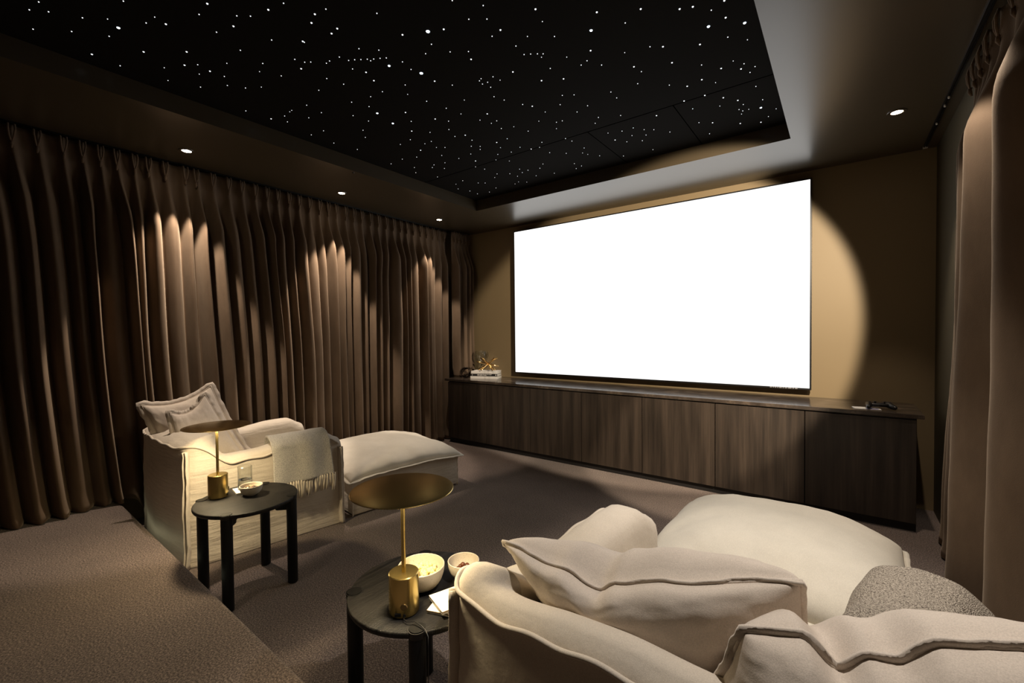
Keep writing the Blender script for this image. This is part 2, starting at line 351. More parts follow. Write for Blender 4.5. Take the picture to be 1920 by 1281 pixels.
# star panel and its fibre-optic points, measured on the photograph and laid on the panel
def onz(u, v, z):
    d = CR*((u-960)/F_PX) + CD*((v-640.5)/F_PX) + CF
    return Vector((0, 0, CAM_H)) + d*((z-CAM_H)/d.z)
def star_panel():
    p = box('star_ceiling_panel', (RX0-0.02, RY0-0.02, ZP), (RX1+0.02, RY1+0.02, ZP+0.03), M_STARPANEL)
    tag(p, 'black recessed ceiling panel dotted with white fibre optic stars', 'star ceiling')
    for y in (2.876,):
        box('panel_seam', (RX0, y-0.004, ZP-0.0004), (RX1, y+0.004, ZP+0.01), M_SEAM, p)
    for x in (-0.86, -1.46):
        box('panel_seam', (x-0.003, 2.876, ZP-0.0004), (x+0.003, RY1, ZP+0.01), M_SEAM, p)
    A = "218,10 165,54 273,65 694,5 464,99 186,163 403,176 605,106d 666,156B 614,203 870,95d 822,128 933,135m 1166,20m 1120,80 1332,88 1409,90 1313,147m 1509,54m 1595,17 1833,50 1771,79m 1752,128m 1218,180 1865,188m 1897,160m 808,291m 1050,291m 517,305m 1352,282 1528,224 1703,232m 1712,237 1658,333 1714,349 1748,348 1836,355 1854,342 1909,320 676,369 1038,366m 1112,363 1181,400m 1276,355d 1478,356 1694,386m 1460,402d 1121,416d 1262,429 1582,426 1838,441 924,380d 945,452d 1128,489 1279,480 1381,494 1470,489d 1793,507 1725,591 1383,623 1630,628d 1641,620d 1601,652 1525,668m 1617,685 1737,662 1808,633 1495,746d 1820,735 1751,758 1878,804"
    B = "798,30 624,2 200,74 1092,51m 1437,68m 1684,50m 1903,50m 717,107 819,106 1131,120d 1597,128 487,177C 576,164m 344,195m 895,168m 848,203 1047,204d 1199,204 1405,171B 507,248 99,273 211,281 474,301 612,291 715,289 730,333m 982,258 1402,284m 1736,262 1809,262m 1594,295d 1028,306 1065,303 1103,302 1135,302 1126,321d 1268,320d 41,339 75,335 110,334 146,332 165,341 182,331 218,327 253,325 63,387 139,406m 269,370B 344,347 392,390 450,412C 13,473 183,453m 525,456m 359,477 624,478 786,442 777,454 794,472 823,462 853,431 893,450d 840,490 965,404m 1175,384 1126,453m 1250,443m 1349,365 1382,341 1464,365 1646,375m 1688,402 1860,352m 1667,470 1845,478 231,515 165,543 373,530d 58,574 156,599 202,637B 66,650 361,632m 480,569 590,608 859,543 916,562 692,562d 1020,587 1074,597m 1243,536 1309,533 1231,588 1516,517 1549,550 1385,594 1326,629 1147,629d 673,640d 821,640m 780,675 874,679 844,693 900,722 528,669m 603,681 393,682 153,680 290,694B 122,732 396,737m 499,744 605,728 639,767 697,760m 735,788 731,822 728,866 135,772 388,785 332,812 506,795 470,808d 535,829d 583,829 781,823 781,840 874,801m 933,780 970,712d 1051,737 1111,681d 1210,687 1243,679 1210,723d 1428,693 1446,660 1571,649 1773,650m 1642,719 1703,729 1758,729 1714,759 1579,737 1635,762 1693,791 1540,787m 1606,797 1500,748d 1848,742 90,840 446,845m 424,883 565,874 661,891 755,905m 755,938 880,868 895,830d 956,855 1005,828 1068,838m 1128,800 1115,828 1172,858 1261,779 1297,793 1265,862 1366,832 1357,860d 1386,868d 1453,876 1587,877 1753,841 343,895 280,921 411,942 419,971 521,927 512,942 583,915d 580,947 806,951 870,899d 945,905d 1003,951 1018,970 1050,957 1117,946 1134,922 1311,920 1351,933 1321,948 541,995 876,978 863,998d 948,977 991,991 1096,988 1198,974 1043,1024d 997,1023d 977,1034d 683,1016 770,1029 809,1029 645,1036d 657,1062 723,1074 766,1090 833,1080 870,1057"
    Cc = "850,53m 998,80 1113,140m 975,212B 1265,183B 1130,296 1287,317d 907,355m 920,519 1077,547m 1173,487d 1260,509 1236,551m 1348,532 1308,579 922,637m 805,690m 1032,660d 1355,691 946,763m 780,808m 1094,782m 1210,803m 1254,836 1220,876 1250,887 1298,874d 1240,912d 1409,797 1395,862B 1517,870d 1455,932d 849,870 1066,848d 899,981 1008,982m 1230,988m 1395,978m 984,1070 1102,4m"
    st = []
    for s, ox, k in ((A, 0, 3.0), (B, 640, 3.0), (Cc, 1100, 4.27)):
        for w in s.split():
            kind = w[-1] if w[-1].isalpha() else 's'; a, b = w.rstrip('dmBC').split(',')
            P = onz(ox+float(a)/k, float(b)/k, ZP)
            if RX0+0.01 < P.x < RX1-0.01 and RY0 < P.y < RY1-0.01: st.append((kind, P))
    rad = {'C': 0.0100, 'B': 0.0072, 'm': 0.0046, 's': 0.0027, 'd': 0.0021}
    mt = {'C': M_STARB, 'B': M_STARB, 'm': M_STAR, 's': M_STAR, 'd': M_STARD}
    def dot(c, r):
        vs = [(c[0], c[1], ZP-0.0035)]; fs = []
        n = 10
        for rr, zz in ((0.75, ZP-0.0025), (1.0, ZP+0.001)):
            for i in range(n):
                a = 2*PI*i/n; vs.append((c[0]+r*rr*math.cos(a), c[1]+r*rr*math.sin(a), zz))
        for i in range(n):
            j = (i+1) % n; fs.append((0, 1+j, 1+i)); fs.append((1+i, 1+j, 1+n+j, 1+n+i))
        return vs, fs
    st.sort(key=lambda s: -rad[s[0]]*1000 + (Vector((0, 0, CAM_H))-s[1]).length*0.5)
    for kind, P in st[:98]:
        vs, fs = dot(P, rad[kind]); mesh('star_light', vs, fs, mt[kind], p)
    rest = MB()
    for kind, P in st[98:]: rest.add(dot(P, rad[kind]))
    o = rest.build('star_light', M_STAR, p); o['kind'] = 'stuff'
star_panel()

# ---------------------------------------------------------------- downlights, sensor
def downlight(x, y, label, aim):
    t = empty('downlight', (x, y, ZS)); tag(t, label, 'downlight', 'recessed downlights in the soffit')
    lathe('trim_ring', [(0.028, 0.001), (0.030, -0.004), (0.046, -0.004), (0.048, -0.001), (0.048, 0.0)], M_CEIL, t, 36)
    lathe('lens', [(0.0, -0.0042), (0.024, -0.0042), (0.0275, -0.002), (0.028, 0.001)], M_LENS, t, 28)
downlight(*LEFT_LIGHTS[0], 'lit round downlight above the brown curtain, nearest the dark end of the row', None)
downlight(*LEFT_LIGHTS[1], 'lit round downlight in the middle of the row of three above the brown curtain', None)
downlight(*LEFT_LIGHTS[2], 'lit round downlight above the brown curtain, nearest the screen wall', None)
downlight(*RIGHT_LIGHT, 'lit round downlight in the ceiling beside the empty curtain track', None)
s = lathe('ceiling_sensor', [(0.0, -0.006), (0.008, -0.005), (0.011, 0.0)], M_BLACK, None, 20, (RX0-0.035, 2.131, ZS))
tag(s, 'tiny black sensor dot on the soffit edge above the brown curtain', 'sensor')

# ---------------------------------------------------------------- curtains
def curtain(name, pleats, x0, sgn, z_hem, z_top, label, amp=0.075, lean=None, seed=0, K=20, group=None, depthvar=0.26, tilt=0.0, jf=0.40, pe=1.15):
    """pleats: positions along y at the heading; sgn: which way (x) the folds bulge."""
    rnd = random.Random(seed)
    root = empty(name, (x0, sum(pleats)/len(pleats), 0)); oy = root.location.y
    tag(root, label, 'curtain', group)
    n = len(pleats); A = [amp*(1+depthvar*rnd.uniform(-1, 1)) for _ in pleats]; A = [a*(0.62 if rnd.random() < 0.18 else 1.0) for a in A]
    jit = [0.0]+[rnd.uniform(-1, 1)*jf for _ in pleats[1:]]+[0.0]
    ph = [rnd.uniform(0.55, 1.0) for _ in pleats]
    rows = []
    H0 = z_top
    zs = [0.0, 0.03, 0.07, 0.095, 0.115, 0.14, 0.17, 0.21, 0.26, 0.33, 0.42] 
    cols = []
    for i in range(n):
        lo = (pleats[i-1]+pleats[i])/2 if i > 0 else pleats[0]-(pleats[1]-pleats[0])/2
        hi = (pleats[i+1]+pleats[i])/2 if i < n-1 else pleats[-1]+(pleats[-1]-pleats[-2])/2
        for k in range(K):
            t = -0.5+(k/K); cols.append((i, t, lerp(lo, hi, k/K), lerp(jit[i]*(hi-lo), jit[i+1]*(hi-lo), k/K)))
    cols.append((n-1, 0.5, hi, 0.0))
    R = 64
    vs = []
    for (i, t, y, jy) in cols:
        hem = z_hem(y)
        for r in range(R+1):
            if r < len(zs): d = zs[r]
            else:
                f = (r-len(zs)+1)/(R-len(zs)+1); d = 0.42+(H0-hem-0.42)*f
            z = H0-d; fr = d/(H0-hem)
            # fold profile
            w = sstep(0.11, 0.45, d)
            p = lerp(5.0, pe*(1.5-0.9*ph[i]), w)
            ridge = max(0.0, math.cos(PI*t))**p
            if d < 0.1: a = 0.030
            elif d < 0.13: a = 0.026
            else: a = lerp(0.028, A[i], sstep(0.13, 0.5, d))
            big = nz(y*1.6, fr*1.3, seed+3.1)*0.022*w + nz(y*5, fr*1.5, seed+9.7)*0.010*w
            dx = a*ridge + big
            ydr = jy*sstep(0.10, 0.75, d)+(nz(i*0.73, fr*1.1, seed)*0.02*(1-abs(2*t)**2)+nz(y*1.3, fr*0.8, seed+5)*0.05)*sstep(0.2, 1.6, d)*(1-sstep(3.6, 3.95, y))+tilt*fr*(1-sstep(0.4, 3.2, y))
            yy = y+ydr
            if lean: yy = lean(yy, fr, i/n)
            # break and puddle at the hem
            near = sstep(0.12, 0.0, z-hem)
            dx += near*(0.018+0.03*nz(y*14, 0, seed+2))
            zz = z + near*0.018*max(0, nz(y*22, 1, seed+4))
            if sgn > 0: dx *= lerp(1.0, 0.62, sstep(3.6, 3.9, y)); ydr *= 1
            if sgn < 0: dx *= lerp(1.0, 0.45, sstep(2.75, 3.4, yy))
            if d > 0.5:
                dx += 0.005*nz(y*9, z*3, seed+11)
            vs.append((sgn*dx, yy-oy, zz))
    c = mesh('cloth', vs, grid_faces(len(cols), R+1), M_VELVET, root)
    # back lining gives the cloth a thickness
    md = c.modifiers.new('thickness', 'SOLIDIFY'); md.thickness = 0.003; md.offset = -sgn
    for i, y in enumerate(pleats):
        if lean: y = lean(y, 0.02, i/n)
        m = MB(); g = 0.014
        for s in (-1, 1):
            path = [(sgn*(0.030+0.006), y-oy+s*0.001, H0-0.105), (sgn*0.044, y-oy+s*(0.008+0.004*rnd.random()), H0-0.07),
                    (sgn*0.046, y-oy+s*0.015, H0-0.03), (sgn*0.036, y-oy+s*g, H0+0.002)]
            m.add(tube_data(path, [0.004, 0.0055, 0.006, 0.006], 6))
        bulb = [(sgn*0.030, y-oy, H0-0.099), (sgn*0.037, y-oy, H0-0.106), (sgn*0.036, y-oy, H0-0.122), (sgn*0.030, y-oy, H0-0.14)]
        m.add(tube_data(bulb, [0.004, 0.0075, 0.009, 0.004], 8))
        m.build('pinch_pleat', M_VELVET, root)
    return root
XC = -4.072
rnd = random.Random(3)
def hemL(y): return lerp(0.206, 0.012, sstep(0.72, 0.80, y))
pl = [-0.42, -0.31, -0.20, -0.09, 0.01, 0.12, 0.23, 0.344, 0.451, 0.568, 0.656, 0.744, 0.828, 0.926, 1.003, 1.103, 1.229, 1.298, 1.414, 1.528, 1.628, 1.733, 1.829]
y = 1.829
while y < 4.02:
    y += 0.098+rnd.uniform(-0.012, 0.012); pl.append(y)
pl = [p for p in pl if p < 4.0]
curtain('curtain', pl, XC, 1, hemL, 2.645, 'wide brown velvet curtain hanging in deep folds along the side wall behind the armchair', 0.128, None, 1, tilt=0.17)
curtain('curtain', [4.085, 4.15, 4.215, 4.28, 4.345], -3.985, 1, lambda y: 0.792, 2.645,
        'narrow brown velvet curtain panel next to the screen wall, behind the glass vase', 0.165, None, 5)
def leanR(y, fr, q):  # the stack spreads toward the screen as it falls
    return y + sstep(0.0, 1.0, fr)*0.62*(max(0, y-1.2)/1.95)**4
curtain('curtain', [0.85, 1.13, 1.41, 1.69, 1.96, 2.22, 2.46, 2.66, 2.82, 2.95, 3.06, 3.15], 0.545, -1, lambda y: 0.012, 2.645,
        'grey brown velvet curtain gathered along the wall beside the marble counter end', 0.125, leanR, 12, jf=0.12, pe=1.7)
def track(x, y0, y1, label):
    t = empty('curtain_track', (x, y1, ZS)); tag(t, label, 'curtain track')
    bm = bmesh.new(); bm_box(bm, (-0.011, y0-y1, -0.010), (-0.003, 0, 0)); bm_box(bm, (0.003, y0-y1, -0.010), (0.011, 0, 0)); bm_box(bm, (-0.011, y0-y1, -0.003), (0.011, 0, -0.0005))
    frombm('rail', bm, M_BLACKMETAL, t)
    box('end_stop', (-0.013, -0.004, -0.016), (0.013, 0.012, -0.001), M_WHITE, t, 0.002)
    return t
t = track(0.482, 1.0, 4.37, 'thin black ceiling curtain track running from the gathered curtain to the screen wall')
for q in (3.5, 3.62, 3.9): box('glider', (-0.004, q-4.37-0.006, -0.020), (0.004, q-4.37+0.006, -0.009), M_WHITE, t, 0.001)
track(XC, -0.5, 4.37, 'thin black ceiling curtain track above the wide brown curtain')

# ---------------------------------------------------------------- screen
def tv():
    t = empty('television', (-1.70, YF, 0.85)); tag(t, 'huge wall-mounted television with a blank glowing white screen', 'television')
    x0, x1, z0, z1 = -3.222, -0.195, 0.852, 2.588; f = 4.358-YF
    L = lambda x: x+1.70
    Z = lambda z: z-0.85
    box('housing', (L(x0), f+0.003, Z(z0)), (L(x1), f+0.028, Z(z1)), M_BLACK, t, 0.003)
    box('wall_bracket', (L(-2.4), f+0.028, Z(1.3)), (L(-1.0), -0.001, Z(2.1)), M_BLACKMETAL, t)
    mesh('screen', [(L(x0+0.012), f-0.0005, Z(z0+0.014)), (L(x1-0.012), f-0.0005, Z(z0+0.014)), (L(x1-0.012), f-0.0005, Z(z1-0.012)), (L(x0+0.012), f-0.0005, Z(z1-0.012))], [(0, 1, 2, 3)], M_SCREEN, t, False)
    bm = bmesh.new()
    for lo, hi in (((x0, z0), (x1, z0+0.014)), ((x0, z1-0.012), (x1, z1)), ((x0, z0+0.014), (x0+0.012, z1-0.012)), ((x1-0.012, z0+0.014), (x1, z1-0.012))):
        bm_box(bm, (L(lo[0]), f-0.002, Z(lo[1])), (L(hi[0]), f+0.004, Z(hi[1])))
    frombm('bezel', bm, M_BLACK, t)
    bm = bmesh.new(); x = -0.49
    for w in (0.016, 0.008, 0.012, 0.008, 0.020, 0.010, 0.016, 0.026, 0.012, 0.018):
        bm_box(bm, (L(x), f-0.003, Z(z0+0.004)), (L(x+w), f-0.0015, Z(z0+0.012))); x += w+0.006
    frombm('logo', bm, plain('pale_logo', (0.6, 0.6, 0.62), 0.3, 0.6), t)
tv()

# ---------------------------------------------------------------- media cabinets and counter
YC = 3.882; CX0 = -3.907; DW = 0.6157
names = ['dark walnut cabinet at the shadowed end of the counter beside the brown curtain', 'second dark walnut cabinet from the brown curtain',
         'third dark walnut cabinet from the brown curtain', 'dark walnut cabinet under the middle of the screen', 'third dark walnut cabinet from the game controller end',
         'second dark walnut cabinet from the game controller end', 'dark walnut cabinet below the game controller, beside the gathered curtain']
for i in range(7):
    x = CX0+DW*i; t = empty('cabinet', (x, YC, 0)); tag(t, names[i], 'cabinet', 'row of walnut media cabinets under the counter')
    box('body', (0.0015, 0.022, 0.062), (DW-0.0015, YF-YC-0.004, 0.758), M_CAB, t)
    d = box('door', (0.003, 0.0, 0.062), (DW-0.003, 0.020, 0.748), M_CAB, t, 0.0012, 1)
    for ob in t.children:   # shift the grain from door to door
        for v in ob.data.vertices: v.co.z += 0.37*i
        ob.location.z = -0.37*i
    box('kickboard', (0.0, 0.03, 0.001), (DW, 0.045, 0.062), M_KICK, t)
ct = box('countertop', (-3.958, YC-0.006, 0.759), (0.437, YF-0.002, 0.787), M_MARBLE, None, 0.0025); tag(ct, 'long dark brown veined marble countertop under the screen', 'countertop')

# ---------------------------------------------------------------- lounges
def warp_quad(W, D, k):
    return lambda x, y: y - k*((W/2-x)/W)*(1-y/D)
def lounge(origin, rz, W, D, label, shear=0.0, Hb=0.735, Ha=0.605, seed=0, mat=None, bulge=0.0, hood=0.02, skew=0.0, tb=0.20):
    t = empty('armchair', origin, rz); tag(t, label, 'armchair')
    ta = 0.165; hw = W/2; rc = 0.05
    P = []  # outer path from front right to front left, with dense samples
    def addline(a, b, n):
        for i in range(n): P.append((lerp(a[0], b[0], i/n), lerp(a[1], b[1], i/n)))
    nA = 60; nB = 64
    addline((hw, D), (hw, rc), nA)
    for i in range(8):
        a = i/8*PI/2; P.append((hw-rc+rc*math.cos(a), rc-rc*math.sin(a)))
    addline((hw-rc, 0), (-hw+rc, 0), nB)
    for i in range(8):
        a = i/8*PI/2; P.append((-hw+rc-rc*math.sin(a), rc-rc*math.cos(a)))
    addline((-hw, rc), (-hw, D), nA); P.append((-hw, D))
    def H(x, y):
        h = lerp(Hb, Ha, sstep(0.03, 0.24, y))
        h += 0.050*sstep(0.26, 0.74, y)*(1-sstep(D-0.09, D+0.02, y))
        h += 0.012*math.cos(x*7)*(1-sstep(0.0, 0.2, y)) + hood*(abs(x)/hw)**7*(1-sstep(0.05, 0.2, y))
        return h + 0.008*nz(x*6, y*6, seed)
    zl = [i/26 for i in range(27)]
    vs = []; m = None
    wq = warp_quad(W, D, shear)
    for (px, py) in P:
        q = (max(-hw+ta, min(hw-ta, px)), max(tb, py)); h = H(px, py)
        sec = []
        for z in zl: sec.append((0.0, 0.004+z*(h-0.06)))
        sec += [(-0.012, h-0.045), (-0.006, h-0.032), (0.05, h-0.016), (0.14, h-0.003), (0.3, h+0.004), (0.5, h+0.004), (0.7, h+0.002), (0.86, h-0.010), (0.96, h-0.030), (1.0, h-0.065), (1.0, h-0.14), (1.0, 0.38), (1.0, 0.25)]
        m = len(sec)
        nx, ny = (q[0]-px, q[1]-py); L = math.hypot(nx, ny) or 1
        for (f, z) in sec:
            x = px+nx*f; y = py+ny*f
            wr = 0.0
            if f < 0.02:
                wr = 0.004*nz(x*3+y*2.5, z*14, seed+1)+0.005*nz(x*7, y*7+z*3, seed+2)
                wr += 0.02*math.sin(PI*min(1, z/0.6))*0.35 + 0.012*sstep(0.12, 0, z)
                if py < 0.03: wr += bulge*max(0, 1-((px)/hw)**2)
            else: wr = 0.006*nz(x*8, y*8, seed+4)
            x -= nx/L*wr; y -= ny/L*wr
            vs.append((x+skew*y, wq(x, y), z))
    n = len(P); fs = grid_faces(n, m)
    # rounded arm fronts
    def cap(base, sg):
        cx = sum(vs[base+i][0] for i in range(m))/m
        rings = [list(range(base, base+m))]
        for (dy, sc) in ((0.012, 0.985), (0.020, 0.93), (0.024, 0.6)):
            ring = []
            for i in range(m):
                v = vs[base+i]; ring.append(len(vs)); vs.append((lerp(cx, v[0], sc), v[1]+dy, lerp(0.3, v[2], sc) if v[2] > 0.3 else v[2]))
            rings.append(ring)
        for a, b in zip(rings, rings[1:]):
            for i in range(m-1): fs.append((a[i], a[i+1], b[i+1], b[i]))
            fs.append((a[m-1], a[0], b[0], b[m-1]))
        fs.append(tuple(rings[-1]))
    cap(0, 1); cap((n-1)*m, -1)
    body = mesh('slipcover', vs, fs, mat or M_LINEN_CREASED, t)
    # seams: one flange along the outer top edge, raw flanges down the corners
    path = []
    for i, (px, py) in enumerate(P):
        v = vs[i*m+28]; q = (max(-hw+ta, min(hw-ta, px)), max(tb, py)); d = Vector((px-q[0], py-q[1], 0)).normalized()
        path.append(Vector(v)+d*0.008+Vector((0, 0, 0.004*math.sin(i*0.5))))
    tube('top_flange', path, 0.007, M_LINEN, t, 6)
    for (cx, cy, dx, dy, idx) in ((hw, 0, 1, -1, nA+4), (-hw, 0, -1, -1, nA+8+nB+4), (hw, D, 1, 0.6, 0), (-hw, D, -1, 0.6, n-1)):
        d = Vector((dx, dy, 0)).normalized(); m2 = MB()
        for off in (-0.006, 0.006):
            side = Vector((-d.y, d.x, 0))*off
            V, Fc = [], []
            for j in range(27):
                b = Vector(vs[idx*m+j]); wv = Vector((-d.y, d.x, 0))*(0.006*nz(j*0.5, off*90, seed+7))
                V += [b-d*0.006+side, b+d*0.030+side*1.6+wv]
            for j in range(26): Fc.append((2*j, 2*j+1, 2*j+3, 2*j+2))
            m2.add((V, Fc))
        o = m2.build('corner_flange', M_LINEN, t); md = o.modifiers.new('thickness', 'SOLIDIFY'); md.thickness = 0.004; md.offset = 0
    # seat
    bm = bmesh.new(); bm_box(bm, (-hw+ta-0.01, tb-0.02, 0.02), (hw-ta+0.01, D-0.015, 0.26), 0.015, 3)
    for v in bm.verts: v.co.x, v.co.y = v.co.x+skew*v.co.y, wq(v.co.x, v.co.y)
    frombm('seat_base', bm, M_LINEN, t, True)
    V, Fc = puff_box(-hw+ta+0.004, hw-ta-0.004, tb+0.005, D-0.005, 0.262, 0.40, 0.035, seed)
    V = [(x+skew*y, wq(x, y), z) for x, y, z in V]
    mesh('seat_cushion', V, Fc, M_SEAT, t)
    return t
def puff_box(x0, x1, y0, y1, z0, z1, crown, seed, n=34):
    """a soft box cushion: rounded sides and a crowned top"""
    vs = []; fs = []
    N_ = n
    for side in (1, -1):
        for i in range(N_+1):
            for j in range(N_+1):
                u = -1+2*i/N_; v = -1+2*j/N_
                e = max(0.0, (1-abs(u)**6)*(1-abs(v)**6))
                c = (1-u*u)*(1-v*v)
                zm = (z0+z1)/2; h = (z1-z0)/2
                z = zm+side*h*e**0.35 + (crown*c+0.006*nz(u*3, v*3, seed) if side > 0 else 0)
                x = lerp(x0, x1, (u+1)/2); y = lerp(y0, y1, (v+1)/2)
                vs.append((x, y, max(z, z0)))
    K = (N_+1)**2
    for s in (0, 1):
        for i in range(N_):
            for j in range(N_):
                a = s*K+i*(N_+1)+j; fs.append((a, a+1, a+N_+2, a+N_+1) if s else (a, a+N_+1, a+N_+2, a+1))
    rim = [(0, j) for j in range(N_+1)]+[(i, N_) for i in range(1, N_+1)]+[(N_, j) for j in range(N_-1, -1, -1)]+[(i, 0) for i in range(N_-1, 0, -1)]
    for k in range(len(rim)):
        a = rim[k][0]*(N_+1)+rim[k][1]; b = rim[(k+1) % len(rim)]; b = b[0]*(N_+1)+b[1]
        fs.append((a, b, b+K, a+K))
    return vs, fs

def pillow(name, TL, TR, BR, BL, nrm, thick, label, mat, parent=None, sag=None, flange=0.022, seed=0, ear=0.05, n=46, cat='cushion', power=0.5, flat_back=1.0, wrink=0.010, fw=0.010, group=None, cover='cover', piping=0.0045, rise=0.0):
    TL, TR, BR, BL = [Vector(p) for p in (TL, TR, BR, BL)]; nrm = Vector(nrm).normalized()
    c0 = (TL+TR+BR+BL)/4
    if parent is None:
        t = empty(name, c0); tag(t, label, cat, group)
    else: t = parent
    org = c0 if parent is None else Vector((0, 0, 0))
    sag = sag or (lambda u, v: Vector((0, 0, 0)))
    def base(u, v):
        uu = u*(1-ear*(1-abs(u)**1.5)*0 - ear*(1-v*v)*abs(u)**2); vv = v*(1-ear*(1-u*u)*abs(v)**2)
        a = (uu+1)/2; b = (vv+1)/2
        return (BL*(1-a)+BR*a)*(1-b)+(TL*(1-a)+TR*a)*b + sag(u, v)
    vs = []; fs = []
    for side in (1, -1):
        for i in range(n+1):
            for j in range(n+1):
                u = -1+2*i/n; v = -1+2*j/n
                # cluster samples at the edge
                u = math.sin(u*PI/2)*0.55+u*0.45; v = math.sin(v*PI/2)*0.55+v*0.45
                e = max(0.0, (1-u*u)*(1-v*v))**power
                w = wrink*(nz(u*4+seed, v*4, side)*1.0+0.6*nz(u*9, v*9+seed, side*2))*min(1, e*3)
                # gathers running in from the corners and the sagging edge
                w += wrink*0.7*nz(math.atan2(v, u)*5, seed, side)*sstep(0.5, 0.95, max(abs(u), abs(v)))*min(1, e*4)
                h = thick/2*e*(1.0 if side > 0 else flat_back)
                vs.append(base(u, v)+nrm*side*h+nrm*w+Vector((0, 0, rise*min(1, e*1.3)*((v+1)/2)**2))-org)
    K = (n+1)**2
    for s in (0, 1):
        for i in range(n):
            for j in range(n):
                a = s*K+i*(n+1)+j; fs.append((a, a+1, a+n+2, a+n+1) if s else (a, a+n+1, a+n+2, a+1))
    bm = bmesh.new(); bv = [bm.verts.new(v) for v in vs]
    for f in fs: bm.faces.new([bv[i] for i in f])
    bmesh.ops.remove_doubles(bm, verts=bm.verts[:], dist=1e-5)
    frombm(cover, bm, mat, t, True)
    if flange > 0:
        rim = []; S = 60
        for k in range(S): rim.append((-1+2*k/S, 1))
        for k in range(S): rim.append((1, 1-2*k/S))
        for k in range(S): rim.append((1-2*k/S, -1))
        for k in range(S): rim.append((-1, -1+2*k/S))
        pts = [base(u, v) for u, v in rim]; m = len(pts); cen = sum(pts, Vector())/m
        V, Fc = [], []
        for k in range(m):
            tdir = (pts[(k+1) % m]-pts[k-1]).normalized(); out = tdir.cross(nrm).normalized()
            if out.dot(pts[k]-cen) < 0: out = -out
            wv = nrm*fw*(nz(k*0.11, seed, 1)*1.2+0.6*nz(k*0.33, seed, 2))
            a = pts[k]-out*0.008; b = pts[k]+out*flange*(1+0.25*nz(k*0.2, seed, 3))+wv
            th = nrm*0.0035
            V += [a+th-org, (a+b)/2+th+wv*0.3-org, b+th*0.9-org, b-th*0.9-org, (a+b)/2-th+wv*0.3-org, a-th-org]
        for k in range(m):
            l = (k+1) % m
            for q in range(6): Fc.append((k*6+q, k*6+(q+1) % 6, l*6+(q+1) % 6, l*6+q))
        mesh('flange', V, Fc, mat, t)
        if piping: 
            tube('piping', [p+nrm*0.002-org+nrm*fw*0.0 for p in pts], piping, mat, t, 6, True)
    return t

def ottoman(origin, rz, W, D, Hbase, label, crown, droop=0.0, seed=0):
    t = empty('ottoman', origin, rz); tag(t, label, 'ottoman', 'matching linen ottomans')
    hw = W/2
    bm = bmesh.new(); bm_box(bm, (-hw, 0, 0.006), (hw, D, Hbase), 0.02, 3)
    bmesh.ops.subdivide_edges(bm, edges=bm.edges[:], cuts=5, use_grid_fill=True)
    for v in bm.verts:
        v.co.x += 0.006*nz(v.co.y*5, v.co.z*9, seed); v.co.y += 0.005*nz(v.co.x*5, v.co.z*9, seed+3)
    frombm('base', bm, M_LINEN_CREASED, t, True)
    for (x, y, dx, dy) in ((hw, 0, 1, -1), (-hw, 0, -1, -1), (hw, D, 1, 1), (-hw, D, -1, 1)):
        tube('corner_piping', [(x-dx*0.005+0.003*math.sin(z*30), y-dy*0.005, 0.006+z*(Hbase-0.01)) for z in [i/14 for i in range(15)]], 0.007, M_LINEN, t, 6)
    z0 = Hbase+0.022
    pad = 0.025
    sg = lambda u, v: Vector((0, 0, -droop*(max(0, abs(u))**4)*0.5*(1+0.5*nz(u*2, v*2, seed)) - droop*0.6*abs(v)**4 + 0.012*nz(u*2.2, v*2.2, seed+8)))
    pillow('top', (-hw-pad, D+pad, z0), (hw+pad, D+pad, z0), (hw+pad, -pad, z0), (-hw-pad, -pad, z0), (0, 0, 1), crown, '', M_SEAT, parent=t, sag=sg, flange=0.020, seed=seed, ear=0.02, power=0.36, flat_back=0.10, wrink=0.006, fw=0.006, cover='top_cushion')
    return t

YAW_L = -math.atan2(0.148, 0.989)
# lounge beside the brown curtain
WL = 0.875
aL = Vector((math.sin(-YAW_L), math.cos(-YAW_L), 0)); bL = Vector((-aL.y, aL.x, 0))
rrL = Vector((-3.01, 0.885, 0))
lounge(rrL+bL*WL/2, YAW_L, WL, 0.885, 'cream linen slipcovered armchair by the brown curtain, draped with a fringed throw', 0.10, 0.735, 0.605, 1, None, 0.05)
ottoman(rrL+bL*(0.49)+aL*0.985, YAW_L, 0.96, 0.975, 0.275, 'cream linen ottoman in front of the armchair by the brown curtain', 0.27, 0.03, 3)
# lounge in the foreground
SKEW_R = 0.175
WR = 1.03
ORG_R = Vector((-0.900+WR/2, 0.900, 0))
lounge(ORG_R, 0.0, WR, 0.84, 'cream linen slipcovered armchair in the foreground, seen over its back', 0.0, 0.632, 0.60, 11, M_LINEN, 0.015, 0.05, SKEW_R, 0.095)
ottoman(Vector((-0.265, 1.94, 0)), -0.028, 0.93, 0.93, 0.275, 'large cream linen ottoman in the foreground below the screen', 0.34, 0.05, 14)

